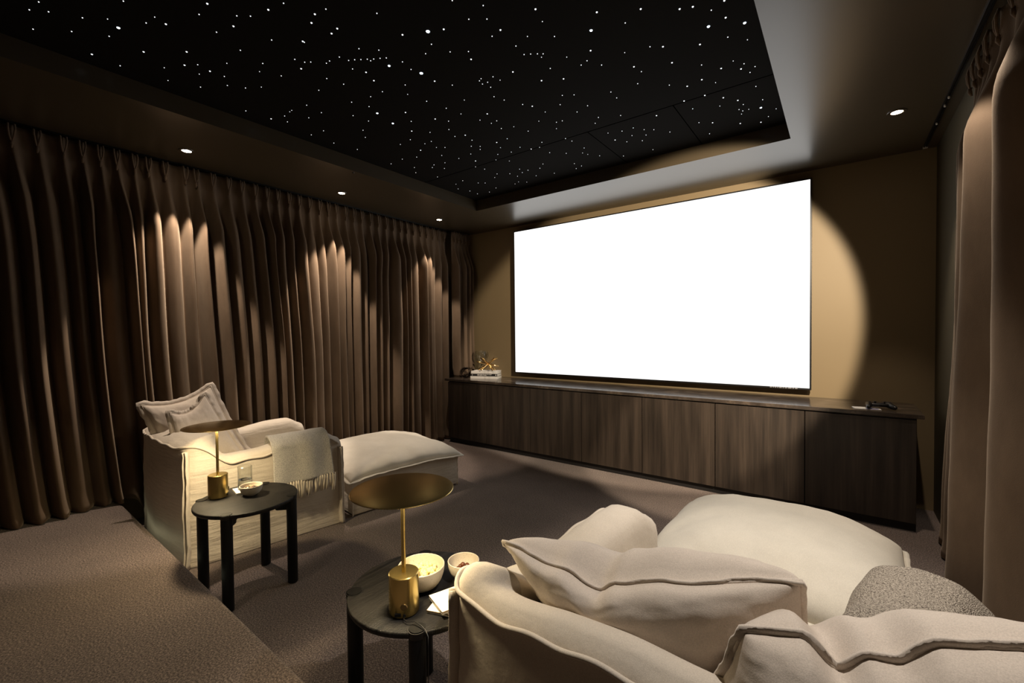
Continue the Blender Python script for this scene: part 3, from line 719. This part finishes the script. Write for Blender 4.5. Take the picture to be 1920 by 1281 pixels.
# cushions
pillow('cushion', (-3.62, 0.83, 0.905), (-3.55, 1.20, 0.995), (-3.36, 1.36, 0.50), (-3.45, 0.93, 0.48), (0.9, -0.25, 0.30), 0.17,
       'large cream flanged cushion standing behind another on the armchair by the curtain', M_PILLOW, sag=lambda u, v: Vector((0, 0, -0.035*(1-u*u)*(v+1)/2)), flange=0.03, seed=2, ear=0.08, wrink=0.004, fw=0.006)
pillow('cushion', (-3.42, 0.925, 0.865), (-3.44, 1.125, 0.955), (-3.22, 1.30, 0.50), (-3.26, 0.93, 0.46), (0.93, -0.2, 0.30), 0.14,
       'small cream cushion with frayed edge in front of the larger one, behind the left lamp', M_PILLOW, sag=lambda u, v: Vector((0, 0, -0.045*(1-u*u)*(v+1)/2)), flange=0.024, seed=5, ear=0.08, wrink=0.003, fw=0.006)
def table_sag(pts, k=1.0):
    def f(u):
        for (a, x), (b, y) in zip(pts, pts[1:]):
            if u <= b:
                t = (u-a)/(b-a); return k*lerp(x, y, t*t*(3-2*t))
        return 0.0
    return f
SG1 = table_sag([(-1, 0), (-0.54, 0.042), (-0.22, 0.085), (-0.10, 0.060), (0.27, 0.034), (1, 0)])
pillow('cushion', (-0.785, 1.0, 0.737), (-0.065, 1.11, 0.81), (-0.02, 1.30, 0.42), (-0.64, 1.20, 0.40), (-0.05, 0.90, 0.40), 0.27,
       'plump cream cushion with sagging piped edge, beside the table of popcorn', M_PILLOW,
       sag=lambda u, v: Vector((0, 0, -SG1(u)*((v+1)/2)**2)), flange=0.010, seed=8, ear=0.05, n=72, power=0.42, rise=0.055, wrink=0.006, fw=0.006, piping=0.006)
SG2 = table_sag([(-1, 0), (-0.65, 0.0), (-0.41, 0.055), (-0.24, 0.026), (-0.1, 0.034), (0.12, 0.0), (1, 0)])
pillow('cushion', (-0.15, 0.945, 0.762), (0.36, 1.03, 0.89), (0.36, 1.20, 0.42), (-0.28, 1.00, 0.46), (-0.26, 0.94, 0.16), 0.32,
       'cream cushion filling the bottom corner nearest the camera, in front of the boucle throw', M_PILLOW,
       sag=lambda u, v: Vector((0, 0, -SG2(u)*((v+1)/2)**2)), flange=0.014, seed=21, ear=0.04, n=72, power=0.42, rise=0.02, wrink=0.006, fw=0.007, piping=0.006)

# throws
def drape(name, frame, a0, a1, prof, label, mat, seed, th=0.012, curl=0.0):
    """frame(a, b, z)->world. prof: list of (b, z) across the arm."""
    t = empty(name, frame((a0+a1)/2, prof[len(prof)//2][0], 0)); tag(t, label, 'throw blanket'); org = t.location
    # resample profile
    pts = [Vector((b, z)) for b, z in prof]; dense = []
    for p, q in zip(pts, pts[1:]):
        k = max(2, int((q-p).length/0.012))
        for i in range(k): dense.append(p.lerp(q, i/k))
    dense.append(pts[-1]); 
    for _ in range(3): dense = [dense[0]]+[(dense[i-1]+dense[i]*2+dense[i+1])/4 for i in range(1, len(dense)-1)]+[dense[-1]]
    n = 40; vs = []
    for i in range(n+1):
        f = i/n
        for k, p in enumerate(dense):
            g = k/len(dense); a = lerp(a0, a1, f)+0.012*nz(g*3, f, seed)+curl*(f-0.5)*g
            off = 0.010*nz(f*4, g*3, seed+2)+0.006*math.sin(f*11+g*2)*g
            vs.append(frame(a, p.x-off, p.y+0.004*nz(f*5, g*5, seed+6))-org)
    o = mesh('cloth', vs, grid_faces(n+1, len(dense)), mat, t); md = o.modifiers.new('thickness', 'SOLIDIFY'); md.thickness = th; md.offset = 1
    return t, dense
frL = lambda a, b, z: rrL+aL*a+bL*b+Vector((0, 0, z))
tL, dn = drape('throw_blanket', frL, 0.455, 0.80, [(0.19, 0.50), (0.175, 0.60), (0.155, 0.655), (0.10, 0.672), (0.03, 0.662), (-0.022, 0.625), (-0.042, 0.55), (-0.058, 0.46), (-0.074, 0.385)],
       'grey woven throw with cream fringe folded over the arm of the armchair by the curtain', M_GREYTHROW, 3, 0.014, 0.04)
rf = random.Random(9)
for i in range(23):
    f = i/22; a = lerp(0.450, 0.822, f)+rf.uniform(-0.003, 0.003); L = 0.105+rf.uniform(-0.014, 0.018)
    m = MB()
    for q in range(5):
        dx, dy = rf.uniform(-0.006, 0.006), rf.uniform(-0.004, 0.004)
        m.add(tube_data([frL(a, -0.082, 0.395)-tL.location, frL(a+dx*0.5, -0.085, 0.375)-tL.location, frL(a+dx+0.003*math.sin(i), -0.082+dy, 0.395-L*0.6)-tL.location, frL(a+dx*1.6, -0.076+dy, 0.395-L)-tL.location], [0.0045, 0.0060, 0.0055, 0.003], 5))
    m.build('tassel', M_FRINGE, tL)
frR = lambda a, b, z: ORG_R+Vector((SKEW_R*a+b, a, z))
drape('throw_blanket', frR, 0.45, 0.79, [(WR/2-0.225, 0.42), (WR/2-0.215, 0.56), (WR/2-0.18, 0.628), (WR/2-0.09, 0.650), (WR/2-0.01, 0.635), (WR/2+0.05, 0.575), (WR/2+0.085, 0.49), (WR/2+0.10, 0.36), (WR/2+0.11, 0.20)],
      'speckled grey boucle throw lying over the foreground armchair arm near the gathered curtain', M_BOUCLE, 17, 0.016)

# ---------------------------------------------------------------- side tables
TZ = 0.478
def side_table(c, label, rz=0.0):
    t = empty('side_table', (c[0], c[1], 0), rz); tag(t, label, 'side table', 'round black oak side tables')
    R, hs, rl = 0.243, 0.155, 0.0255
    lathe('tabletop', [(0, TZ-0.022), (R-0.010, TZ-0.022), (R-0.003, TZ-0.018), (R, TZ-0.012), (R, TZ-0.004), (R-0.002, TZ-0.001), (R-0.005, TZ), (0, TZ)], M_TABLE, t, 96)
    for sx in (-1, 1):
        for sy in (-1, 1):
            x, y = sx*(hs+0.003), sy*(hs+0.003)
            l = lathe('leg', [(0, 0.002), (rl-0.003, 0.002), (rl, 0.006), (rl, TZ-0.004), (rl-0.002, TZ+0.0022), (0, TZ+0.0022)], M_TABLELEG, t, 32, (x, y, 0))
            lathe('joint_ring', [(rl+0.0008, TZ-0.02), (rl+0.0025, TZ+0.0006), (rl+0.0008, TZ+0.0008)], M_KICK, t, 32, (x, y, 0))
    for s in (-1, 1):
        bm = bmesh.new()
        ang = PI/4*s
        bm_box(bm, (-hs*1.28, -0.012, TZ-0.060), (hs*1.28, 0.012, TZ-0.022), 0.004, 2, Matrix.Rotation(ang, 4, 'Z'))
        for e in (-1, 1):
            bm_box(bm, (e*hs*1.12-0.035, -0.011, TZ-0.080), (e*hs*1.12+0.035, 0.011, TZ-0.03), 0.012, 3, Matrix.Rotation(ang, 4, 'Z'))
        frombm('cross_rail', bm, M_TABLELEG, t)
    return t
T1 = (-2.550, 1.020); T2 = (-1.158, 1.012)
side_table(T1, 'round black oak side table beside the armchair by the curtain, holding a snack bowl')
side_table(T2, 'round black oak side table in the foreground holding the popcorn bowl')

def table_lamp(c, label, rz, cable=False, watts=4.0):
    t = empty('table_lamp', (c[0], c[1], TZ+0.0025), rz); tag(t, label, 'table lamp', 'brass disc table lamps')
    r, h = 0.0465, 0.122
    base = lathe('base', [(0, 0), (r-0.002, 0), (r, 0.002), (r, h-0.0025), (r-0.0025, h), (0.012, h+0.0005), (0, h+0.0005)], M_BRASS, t, 64)
    lathe('stem', [(0, h), (0.0068, h), (0.0068, 0.374), (0, 0.374)], M_BRASS, t, 24)
    R = 0.158; zt = 0.385
    prof = [(0.012, zt-0.016), (0.02, zt-0.014), (R-0.012, zt-0.0065), (R-0.002, zt-0.0045), (R, zt-0.003), (R-0.001, zt-0.0015), (R-0.02, zt+0.0015), (0.06, zt+0.004), (0, zt+0.005)]
    lathe('shade', prof, M_BRASS, t, 96)
    lathe('led_ring', [(0.0075, zt-0.0175), (0.040, zt-0.0175), (0.042, zt-0.013), (0.012, zt-0.013)], M_LED, t, 40)
    # socket side: a switch button, a charging port and a plug socket
    u = MB()
    ang = 0.0
    sw = lathe('switch', [(0, 0.0), (0.0095, 0.0), (0.0105, -0.002), (0.0105, -0.006)], plain('brass_button', (0.30, 0.21, 0.09), 0.45, 0.9), t, 24)
    sw.rotation_euler = (PI/2, 0, 0); sw.location = (0.008, -r-0.0025, 0.036)
    box('charging_port', (-0.020, -r-0.0015, 0.007), (-0.001, -r+0.012, 0.017), M_BLACK, t, 0.001)
    box('power_socket', (0.005, -r-0.0015, 0.006), (0.013, -r+0.012, 0.014), M_BLACK, t, 0.001)
    d = bpy.data.lights.new('lamp_glow', 'AREA'); d.shape = 'DISK'; d.size = 0.085; d.energy = watts; d.color = (1.0, 0.80, 0.48)
    lo = bpy.data.objects.new('lamp_glow', d); COL.objects.link(lo); lo.parent = t; lo.location = (0, 0, zt-0.0185)
    if cable:
        bz = 0.0018
        tube('cable', [(0.009, -r-0.001, 0.010), (0.009, -r-0.012, 0.008), (0.020, -r-0.022, bz+0.004), (0.045, -r-0.028, bz+0.008), (0.066, -r-0.045, bz+0.006), (0.082, -r-0.062, bz+0.002), (0.092, -r-0.085, bz-0.001), (0.094, -r-0.096, -0.03), (0.093, -r-0.098, -0.15), (0.092, -r-0.098, -0.35), (0.090, -r-0.096, -0.4775)], 0.0016, M_BLACK, t, 6)
    return t
# the socket faces the platform
table_lamp((-2.688, 0.932), 'brass disc table lamp on the side table beside the armchair by the curtain', math.radians(150), False, 7.0)
table_lamp((-1.098, 0.887), 'brass disc table lamp beside the popcorn bowl in the foreground', math.radians(40), True)

# ---------------------------------------------------------------- things on the tables
def bowl(c, R, h, label, group='speckled stoneware bowls'):
    t = empty('bowl', (c[0], c[1], TZ+0.001)); tag(t, label, 'bowl', group)
    w = 0.0035; prof = [(0, 0.0), (R*0.42, 0.0), (R*0.45, 0.004)]
    for i in range(1, 13):
        a = i/12; prof.append((R*(0.45+0.55*math.sin(a*PI/2)**0.85), 0.004+(h-0.004)*(1-math.cos(a*PI/2))**0.9))
    prof += [(R-w*0.5, h+0.0015), (R-w, h)]
    for i in range(11, -1, -1):
        a = i/12; prof.append((max(0.0, R*(0.45+0.55*math.sin(a*PI/2)**0.85)-w*1.2), 0.008+(h-0.008)*(1-math.cos(a*PI/2))**0.9))
    prof.append((0, 0.0085))
    lathe('body', prof, M_STONE, t, 64)
    return t
PC = (-1.152, 1.006); CC = (-1.077, 1.137); SB = (-2.577, 1.052)
bowl(PC, 0.079, 0.076, 'deep speckled bowl of popcorn behind the foreground lamp')
bowl(CC, 0.056, 0.060, 'small speckled bowl of chocolate balls on the foreground table')
bowl(SB, 0.056, 0.052, 'small speckled bowl of mixed nuts on the side table by the armchair')
ico = bmesh.new(); bmesh.ops.create_icosphere(ico, subdivisions=2, radius=1)
ICO_V = [v.co.copy() for v in ico.verts]; ICO_F = [tuple(v.index for v in f.verts) for f in ico.faces]; ico.free()
def blob(c, r, sx=1, sy=1, sz=1, rough=0.0, seed=0):
    return [Vector((c[0]+v.x*r*sx*(1+rough*nz(v.x*2+seed, v.y*2, v.z*2)), c[1]+v.y*r*sy*(1+rough*nz(v.x*2+seed, v.y*2, v.z*2)), c[2]+v.z*r*sz*(1+rough*nz(v.x*2+seed, v.y*2, v.z*2)))) for v in ICO_V], ICO_F
rp = random.Random(4)
kinds = []
for k in range(4):
    m = MB()
    for q in range(6):
        a = rp.uniform(0, 2*PI); b = rp.uniform(-0.6, 1); rr = 0.0055
        m.add(blob((rr*math.cos(a)*math.cos(b), rr*math.sin(a)*math.cos(b), rr*math.sin(b)), rp.uniform(0.0042, 0.0064), rough=0.35, seed=k*10+q))
    kinds.append(m)
protos = []
def scatter(name, c, count, rmax, z0, dome, label, cat, group, builder, scale=(0.9, 1.2)):
    made = []
    for i in range(count):
        f = math.sqrt((i+0.5)/count); a = i*2.39996+rp.uniform(-0.3, 0.3)
        x, y = rmax*f*math.cos(a), rmax*f*math.sin(a); z = z0+dome*(1-f*f)+rp.uniform(-0.003, 0.004)
        o = builder(i); o.location = (c[0]+x, c[1]+y, TZ+z); o.rotation_euler = (rp.uniform(0, 6), rp.uniform(0, 6), rp.uniform(0, 6))
        s = rp.uniform(*scale); o.scale = (s, s, s); tag(o, label, cat, group); made.append(o)
    return made
pop_src = []
def pop(i):
    k = i % 4
    if len(pop_src) <= k: o = kinds[k].build('popcorn', M_POP); pop_src.append(o); return o
    o = pop_src[k].copy(); COL.objects.link(o); return o
scatter('popcorn', PC, 70, 0.058, 0.040, 0.022, 'pale yellow popped corn piece in the bowl behind the foreground lamp', 'popcorn', 'popcorn in the deep bowl', pop, (1.0, 1.35))
ch = []
def choc(i):
    if not ch: o = MB().add(blob((0, 0, 0), 0.0095)).build('chocolate_ball', M_CHOC); ch.append(o); return o
    o = ch[0].copy(); COL.objects.link(o); return o
for i, (x, y, z) in enumerate([(-0.020, -0.004, 0.019), (-0.008, -0.016, 0.019), (0.006, 0.002, 0.019), (0.019, -0.008, 0.019), (0.026, 0.006, 0.020), (-0.012, 0.012, 0.019), (0.010, 0.020, 0.019), (0.004, -0.022, 0.020), (-0.002, -0.004, 0.034)]):
    ang = -0.64; o = choc(i); o.location = (CC[0]+x*math.cos(-ang)-y*math.sin(-ang), CC[1]+x*math.sin(-ang)+y*math.cos(-ang), TZ+z+0.012)
    tag(o, 'glossy brown chocolate ball in the small bowl on the foreground table', 'chocolate', 'chocolate balls in the small bowl')
nsrc = {}
def nut(i):
    k = i % 3
    if k not in nsrc:
        o = MB().add(blob((0, 0, 0), 0.006, (1.5, 1.3, 1.0)[k], 0.9, (0.7, 0.5, 0.8)[k], 0.25, k)).build(('nut', 'pumpkin_seed', 'raisin')[k], (M_NUT, M_SEED, M_RAISIN)[k]); nsrc[k] = o
    else: o = nsrc[k].copy(); COL.objects.link(o)
    return o
for i, o in enumerate(scatter('nut', SB, 45, 0.040, 0.031, 0.010, 'x', 'nut', 'mixed nuts in the small bowl', nut, (0.9, 1.2))):
    k = i % 3
    tag(o, ('brown roasted nut in the bowl on the side table by the armchair', 'pale seed in the bowl on the side table by the armchair', 'dark raisin in the bowl on the side table by the armchair')[k], ('nut', 'seed', 'raisin')[k], ('nuts in the snack bowl', 'seeds in the snack bowl', 'raisins in the snack bowl')[k])
def coaster(c, z, rz, label, s=0.052):
    t = empty('coaster', (c[0], c[1], z), rz); tag(t, label, 'coaster', 'white gilt-edged coasters')
    box('tile', (-s, -s, 0.0), (s, s, 0.0105), M_WHITE, t, 0.0012)
    bm = bmesh.new()
    for lo, hi in (((-s-0.0006, -s-0.0006), (s+0.0006, -s+0.0004)), ((-s-0.0006, s-0.0004), (s+0.0006, s+0.0006)), ((-s-0.0006, -s), (-s+0.0004, s)), ((s-0.0004, -s), (s+0.0006, s))):
        bm_box(bm, (lo[0], lo[1], 0.0068), (hi[0], hi[1], 0.0093))
    frombm('gilt_edge', bm, M_GOLD, t)
coaster((-0.998, 0.985), TZ+0.001, math.radians(20), 'white gilt-edged square coaster at the bottom of the pair by the foreground lamp')
coaster((-1.000, 0.993), TZ+0.0125, math.radians(-20), 'white gilt-edged square coaster on top of the pair by the foreground lamp')
GC = (-2.670, 1.056)
coaster(GC, TZ+0.001, math.radians(-10), 'white square coaster under the glass tumbler by the armchair', 0.05)
def tumbler():
    t = empty('glass_tumbler', (GC[0]-0.005, GC[1]+0.005, TZ+0.0125)); tag(t, 'clear glass tumbler of water on a white coaster beside the brass lamp', 'glass')
    r, h, w = 0.036, 0.125, 0.0018
    lathe('glass', [(0, 0), (r-0.002, 0), (r, 0.003), (r, h), (r-w/2, h+0.0008), (r-w, h), (r-w, 0.008), (0, 0.007)], M_GLASS, t, 48)
    lathe('water', [(0, 0.0075), (r-w-0.0003, 0.0085), (r-w-0.0003, 0.052), (0, 0.052)], M_WATER, t, 48)
tumbler()

# ---------------------------------------------------------------- things on the counter
CZ = 0.7875; BY = math.radians(21.2); BO = Vector((-3.664, 4.030, CZ))
def book(z, h, w, d, dx, dy, cover, label, title=False, rz=0.0):
    t = empty('book', BO+Vector((0, 0, z)), BY+rz); tag(t, label, 'book', 'large books stacked on the counter')
    bm = bmesh.new(); c = 0.002
    bm_box(bm, (dx, dy, 0), (dx+w, dy+d, c)); bm_box(bm, (dx, dy, h-c), (dx+w, dy+d, h)); bm_box(bm, (dx, dy, c), (dx+w, dy+0.003, h-c))
    frombm('cover', bm, cover, t)
    box('pages', (dx+0.004, dy+0.003, c), (dx+w-0.004, dy+d-0.004, h-c), M_PAGES, t)
    if title:
        bm = bmesh.new(); rr = random.Random(2)
        for row, (x0, x1) in enumerate(((0.085, 0.265), (0.085, 0.200))):
            x = x0
            while x < x1:
                ww = rr.uniform(0.005, 0.010); bm_box(bm, (dx+x, dy-0.0007, h*(0.56-0.30*row)), (dx+x+ww, dy+0.0005, h*(0.56-0.30*row)+h*0.2)); x += ww+rr.choice((0.0025, 0.0025, 0.008))
        bm_box(bm, (dx+w-0.024, dy-0.0007, h*0.35), (dx+w-0.010, dy+0.0005, h*0.7)); bm_box(bm, (dx+0.016, dy-0.0007, h*0.35), (dx+0.022, dy+0.0005, h*0.65))
        frombm('spine_lettering', bm, M_PAPER, t)
book(0.0, 0.030, 0.345, 0.20, 0, 0, M_COVERW, 'white book at the bottom of the stack on the counter')
book(0.031, 0.029, 0.340, 0.19, 0.006, 0.004, M_SPINE, 'black book with white spine lettering in the middle of the stack on the counter', True)
book(0.061, 0.031, 0.335, 0.19, 0.008, 0.006, M_COVERW, 'white book at the top of the stack on the counter')
def sculpture():
    c = BO+Vector((math.cos(BY)*0.205-math.sin(BY)*0.07, math.sin(BY)*0.205+math.cos(BY)*0.07, 0.0925))
    t = empty('sculpture', c, BY); tag(t, 'polished gold jack-shaped sculpture of crossed rods on top of the books', 'sculpture')
    L = 0.140
    for dx, dy, dz in ((0.82, 0.15, 0.52), (0.80, -0.35, -0.50), (-0.62, 0.55, 0.50), (0.35, 0.80, 0.49), (0.93, 0.25, -0.22), (-0.15, -0.82, 0.52)):
        d = Vector((dx, dy, dz)).normalized(); m = Vector((0, 0, 0.0845)); 
        tube('rod', [m-d*L, m-d*(L*0.98), m-d*L*0.5, m, m+d*L*0.5, m+d*L*0.98, m+d*L], [0.003, 0.0085, 0.0085, 0.009, 0.0085, 0.0085, 0.003], M_GOLD, t, 10)
sculpture()
def knot():
    t = empty('knot_ornament', (-3.80, 4.09, CZ)); tag(t, 'dark bronze ring knot ornament standing beside the book stack', 'ornament')
    R = 0.058
    for k, (ax, ay, az) in enumerate(((0.2, 0.0, 0.6), (1.2, 0.3, -0.3), (0.9, -0.7, 0.9))):
        rot = Matrix.Rotation(az, 3, 'Z') @ Matrix.Rotation(ay, 3, 'Y') @ Matrix.Rotation(PI/2-ax*0.6, 3, 'X')
        tube('ring', [rot @ Vector((R*math.cos(a), R*math.sin(a), 0))+Vector((0, 0, R+0.010)) for a in [i*2*PI/40 for i in range(40)]], 0.0095, M_BRONZE, t, 10, True)
knot()
def vase():
    t = empty('vase', (-3.745, 4.335, CZ)); tag(t, 'clear blown glass hourglass vase behind the books', 'vase')
    prof = [(0, 0.0), (0.05, 0.0), (0.056, 0.012), (0.058, 0.04), (0.045, 0.085), (0.026, 0.115), (0.024, 0.13), (0.042, 0.165), (0.076, 0.215), (0.093, 0.262), (0.090, 0.30), (0.079, 0.33)]
    inner = [(r-0.0025, z) for r, z in reversed(prof[2:])]+[(0.0, 0.012)]
    lathe('glass', prof+inner, M_GLASS, t, 56)
vase()
def booklet():
    rz = math.radians(8)
    t = empty('booklet', (0.145, 3.985, CZ), rz); tag(t, 'white paper booklet lying under the game controller', 'booklet')
    box('paper', (-0.075, -0.05, 0.0), (0.075, 0.05, 0.004), M_PAPER, t)
    box('printed_panel', (-0.005, -0.044, 0.004), (0.062, -0.018, 0.0043), plain('violet_print', (0.13, 0.11, 0.42), 0.5), t)
booklet()
def gamepad():
    t = empty('game_controller', (0.215, 4.015, CZ+0.0045), math.radians(12)); tag(t, 'black wireless game controller resting on the booklet', 'game controller')
    vs = []; 
    bm = bmesh.new(); bm_box(bm, (-0.052, -0.026, 0.012), (0.052, 0.030, 0.036), 0.010, 4); 
    frombm('body', bm, M_BLACK, t, True)
    for s in (-1, 1):
        tube('grip', [(s*0.050, 0.018, 0.025), (s*0.056, 0.0, 0.024), (s*0.064, -0.030, 0.019), (s*0.073, -0.060, 0.0145), (s*0.0755, -0.070, 0.0135)], [0.018, 0.0215, 0.0185, 0.0135, 0.006], M_BLACK, t, 14)
        lathe('thumbstick', [(0, 0.050), (0.0075, 0.050), (0.0088, 0.048), (0.0085, 0.045), (0.005, 0.043), (0.005, 0.034)], M_BLACK, t, 20, (s*0.026, -0.014, 0))
        box('trigger', (s*0.056-0.012, 0.022, 0.018), (s*0.056+0.012, 0.042, 0.036), M_BLACK, t, 0.005, 3)
    box('touchpad', (-0.026, -0.002, 0.0355), (0.026, 0.026, 0.0375), plain('pad_grey', (0.03, 0.03, 0.032), 0.25), t, 0.0015)
    bx = MB()
    for a in range(4):
        lathe('button', [(0, 0.0465), (0.0042, 0.046), (0.0045, 0.0405)], plain('button_grey', (0.06, 0.06, 0.065), 0.25), t, 14, (0.056+0.0105*math.cos(a*PI/2), 0.008+0.0105*math.sin(a*PI/2), 0))
    bm = bmesh.new(); bm_box(bm, (-0.066, 0.005, 0.040), (-0.046, 0.011, 0.0455), 0.001); bm_box(bm, (-0.059, -0.002, 0.040), (-0.053, 0.018, 0.0457), 0.001); frombm('direction_pad', bm, M_BLACK, t)
gamepad()

# ---------------------------------------------------------------- step light under the platform nosing
def step_light():
    t = empty('step_light', (0, 0, 0)); tag(t, 'slim light strip under the edge of the carpeted platform', 'light strip')
    V = []; 
    a = Vector((-3.93, 0.795-0.0055+0.004, 0.14)); b = Vector((-2.0, 0.748+0.004, 0.14)); d = (b-a).normalized(); nn = Vector((-d.y, d.x, 0))
    m = MB(); pts = []
    for p in (a, b):
        for o, z in ((0, 0.0), (0.006, 0.0), (0.006, 0.008), (0, 0.008)): pts.append(p+nn*o+Vector((0, 0, z)))
    m.add((pts, [(0, 1, 5, 4), (1, 2, 6, 5), (2, 3, 7, 6), (3, 0, 4, 7), (0, 1, 2, 3), (4, 5, 6, 7)])); m.build('diffuser', M_STRIP, t, False)
    dl = bpy.data.lights.new('step_glow', 'AREA'); dl.shape = 'RECTANGLE'; dl.size = 1.9; dl.size_y = 0.01; dl.energy = 0.10; dl.color = (0.97, 0.95, 0.66)
    lo = bpy.data.objects.new('step_glow', dl); COL.objects.link(lo); lo.parent = t
    c = (a+b)/2+nn*0.009+Vector((0, 0, 0.004)); lo.location = c
    lo.rotation_euler = (nn).to_track_quat('-Z', 'Y').to_euler()
    # keep the long side along the strip
    z = -nn; x = d; yv = z.cross(x)
    lo.rotation_euler = Matrix(((x.x, yv.x, z.x), (x.y, yv.y, z.y), (x.z, yv.z, z.z))).to_euler()
step_light()

# ---------------------------------------------------------------- sub-parts hang on the part they belong to
def base_name(o): return o.name.split('.')[0]
def centre(o):
    b = [Vector(c) for c in o.bound_box]; return sum(b, Vector())/8
RULES = {'joint_ring': 'leg', 'led_ring': 'shade', 'pinch_pleat': 'cloth', 'tassel': 'cloth', 'spine_lettering': 'cover', 'logo': 'bezel', 'gilt_edge': 'tile',
         'top_flange': 'slipcover', 'corner_flange': 'slipcover', 'piping': 'flange', 'flange': 'top_cushion', 'corner_piping': 'base', 'charging_port': 'base', 'power_socket': 'base', 'switch': 'base', 'thumbstick': 'body', 'button': 'body', 'direction_pad': 'body', 'touchpad': 'body', 'printed_panel': 'paper', 'end_stop': 'rail', 'glider': 'rail'}
for root in [o for o in bpy.data.objects if o.parent is None]:
    kids = list(root.children)
    for o in kids:
        want = RULES.get(base_name(o))
        if base_name(o) == 'piping' and any(base_name(k) == 'top_cushion' for k in kids): want = 'top_cushion'
        cand = [k for k in kids if base_name(k) == want]
        if cand:
            p = min(cand, key=lambda k: (centre(k)-centre(o)).xy.length)
            o.parent = p
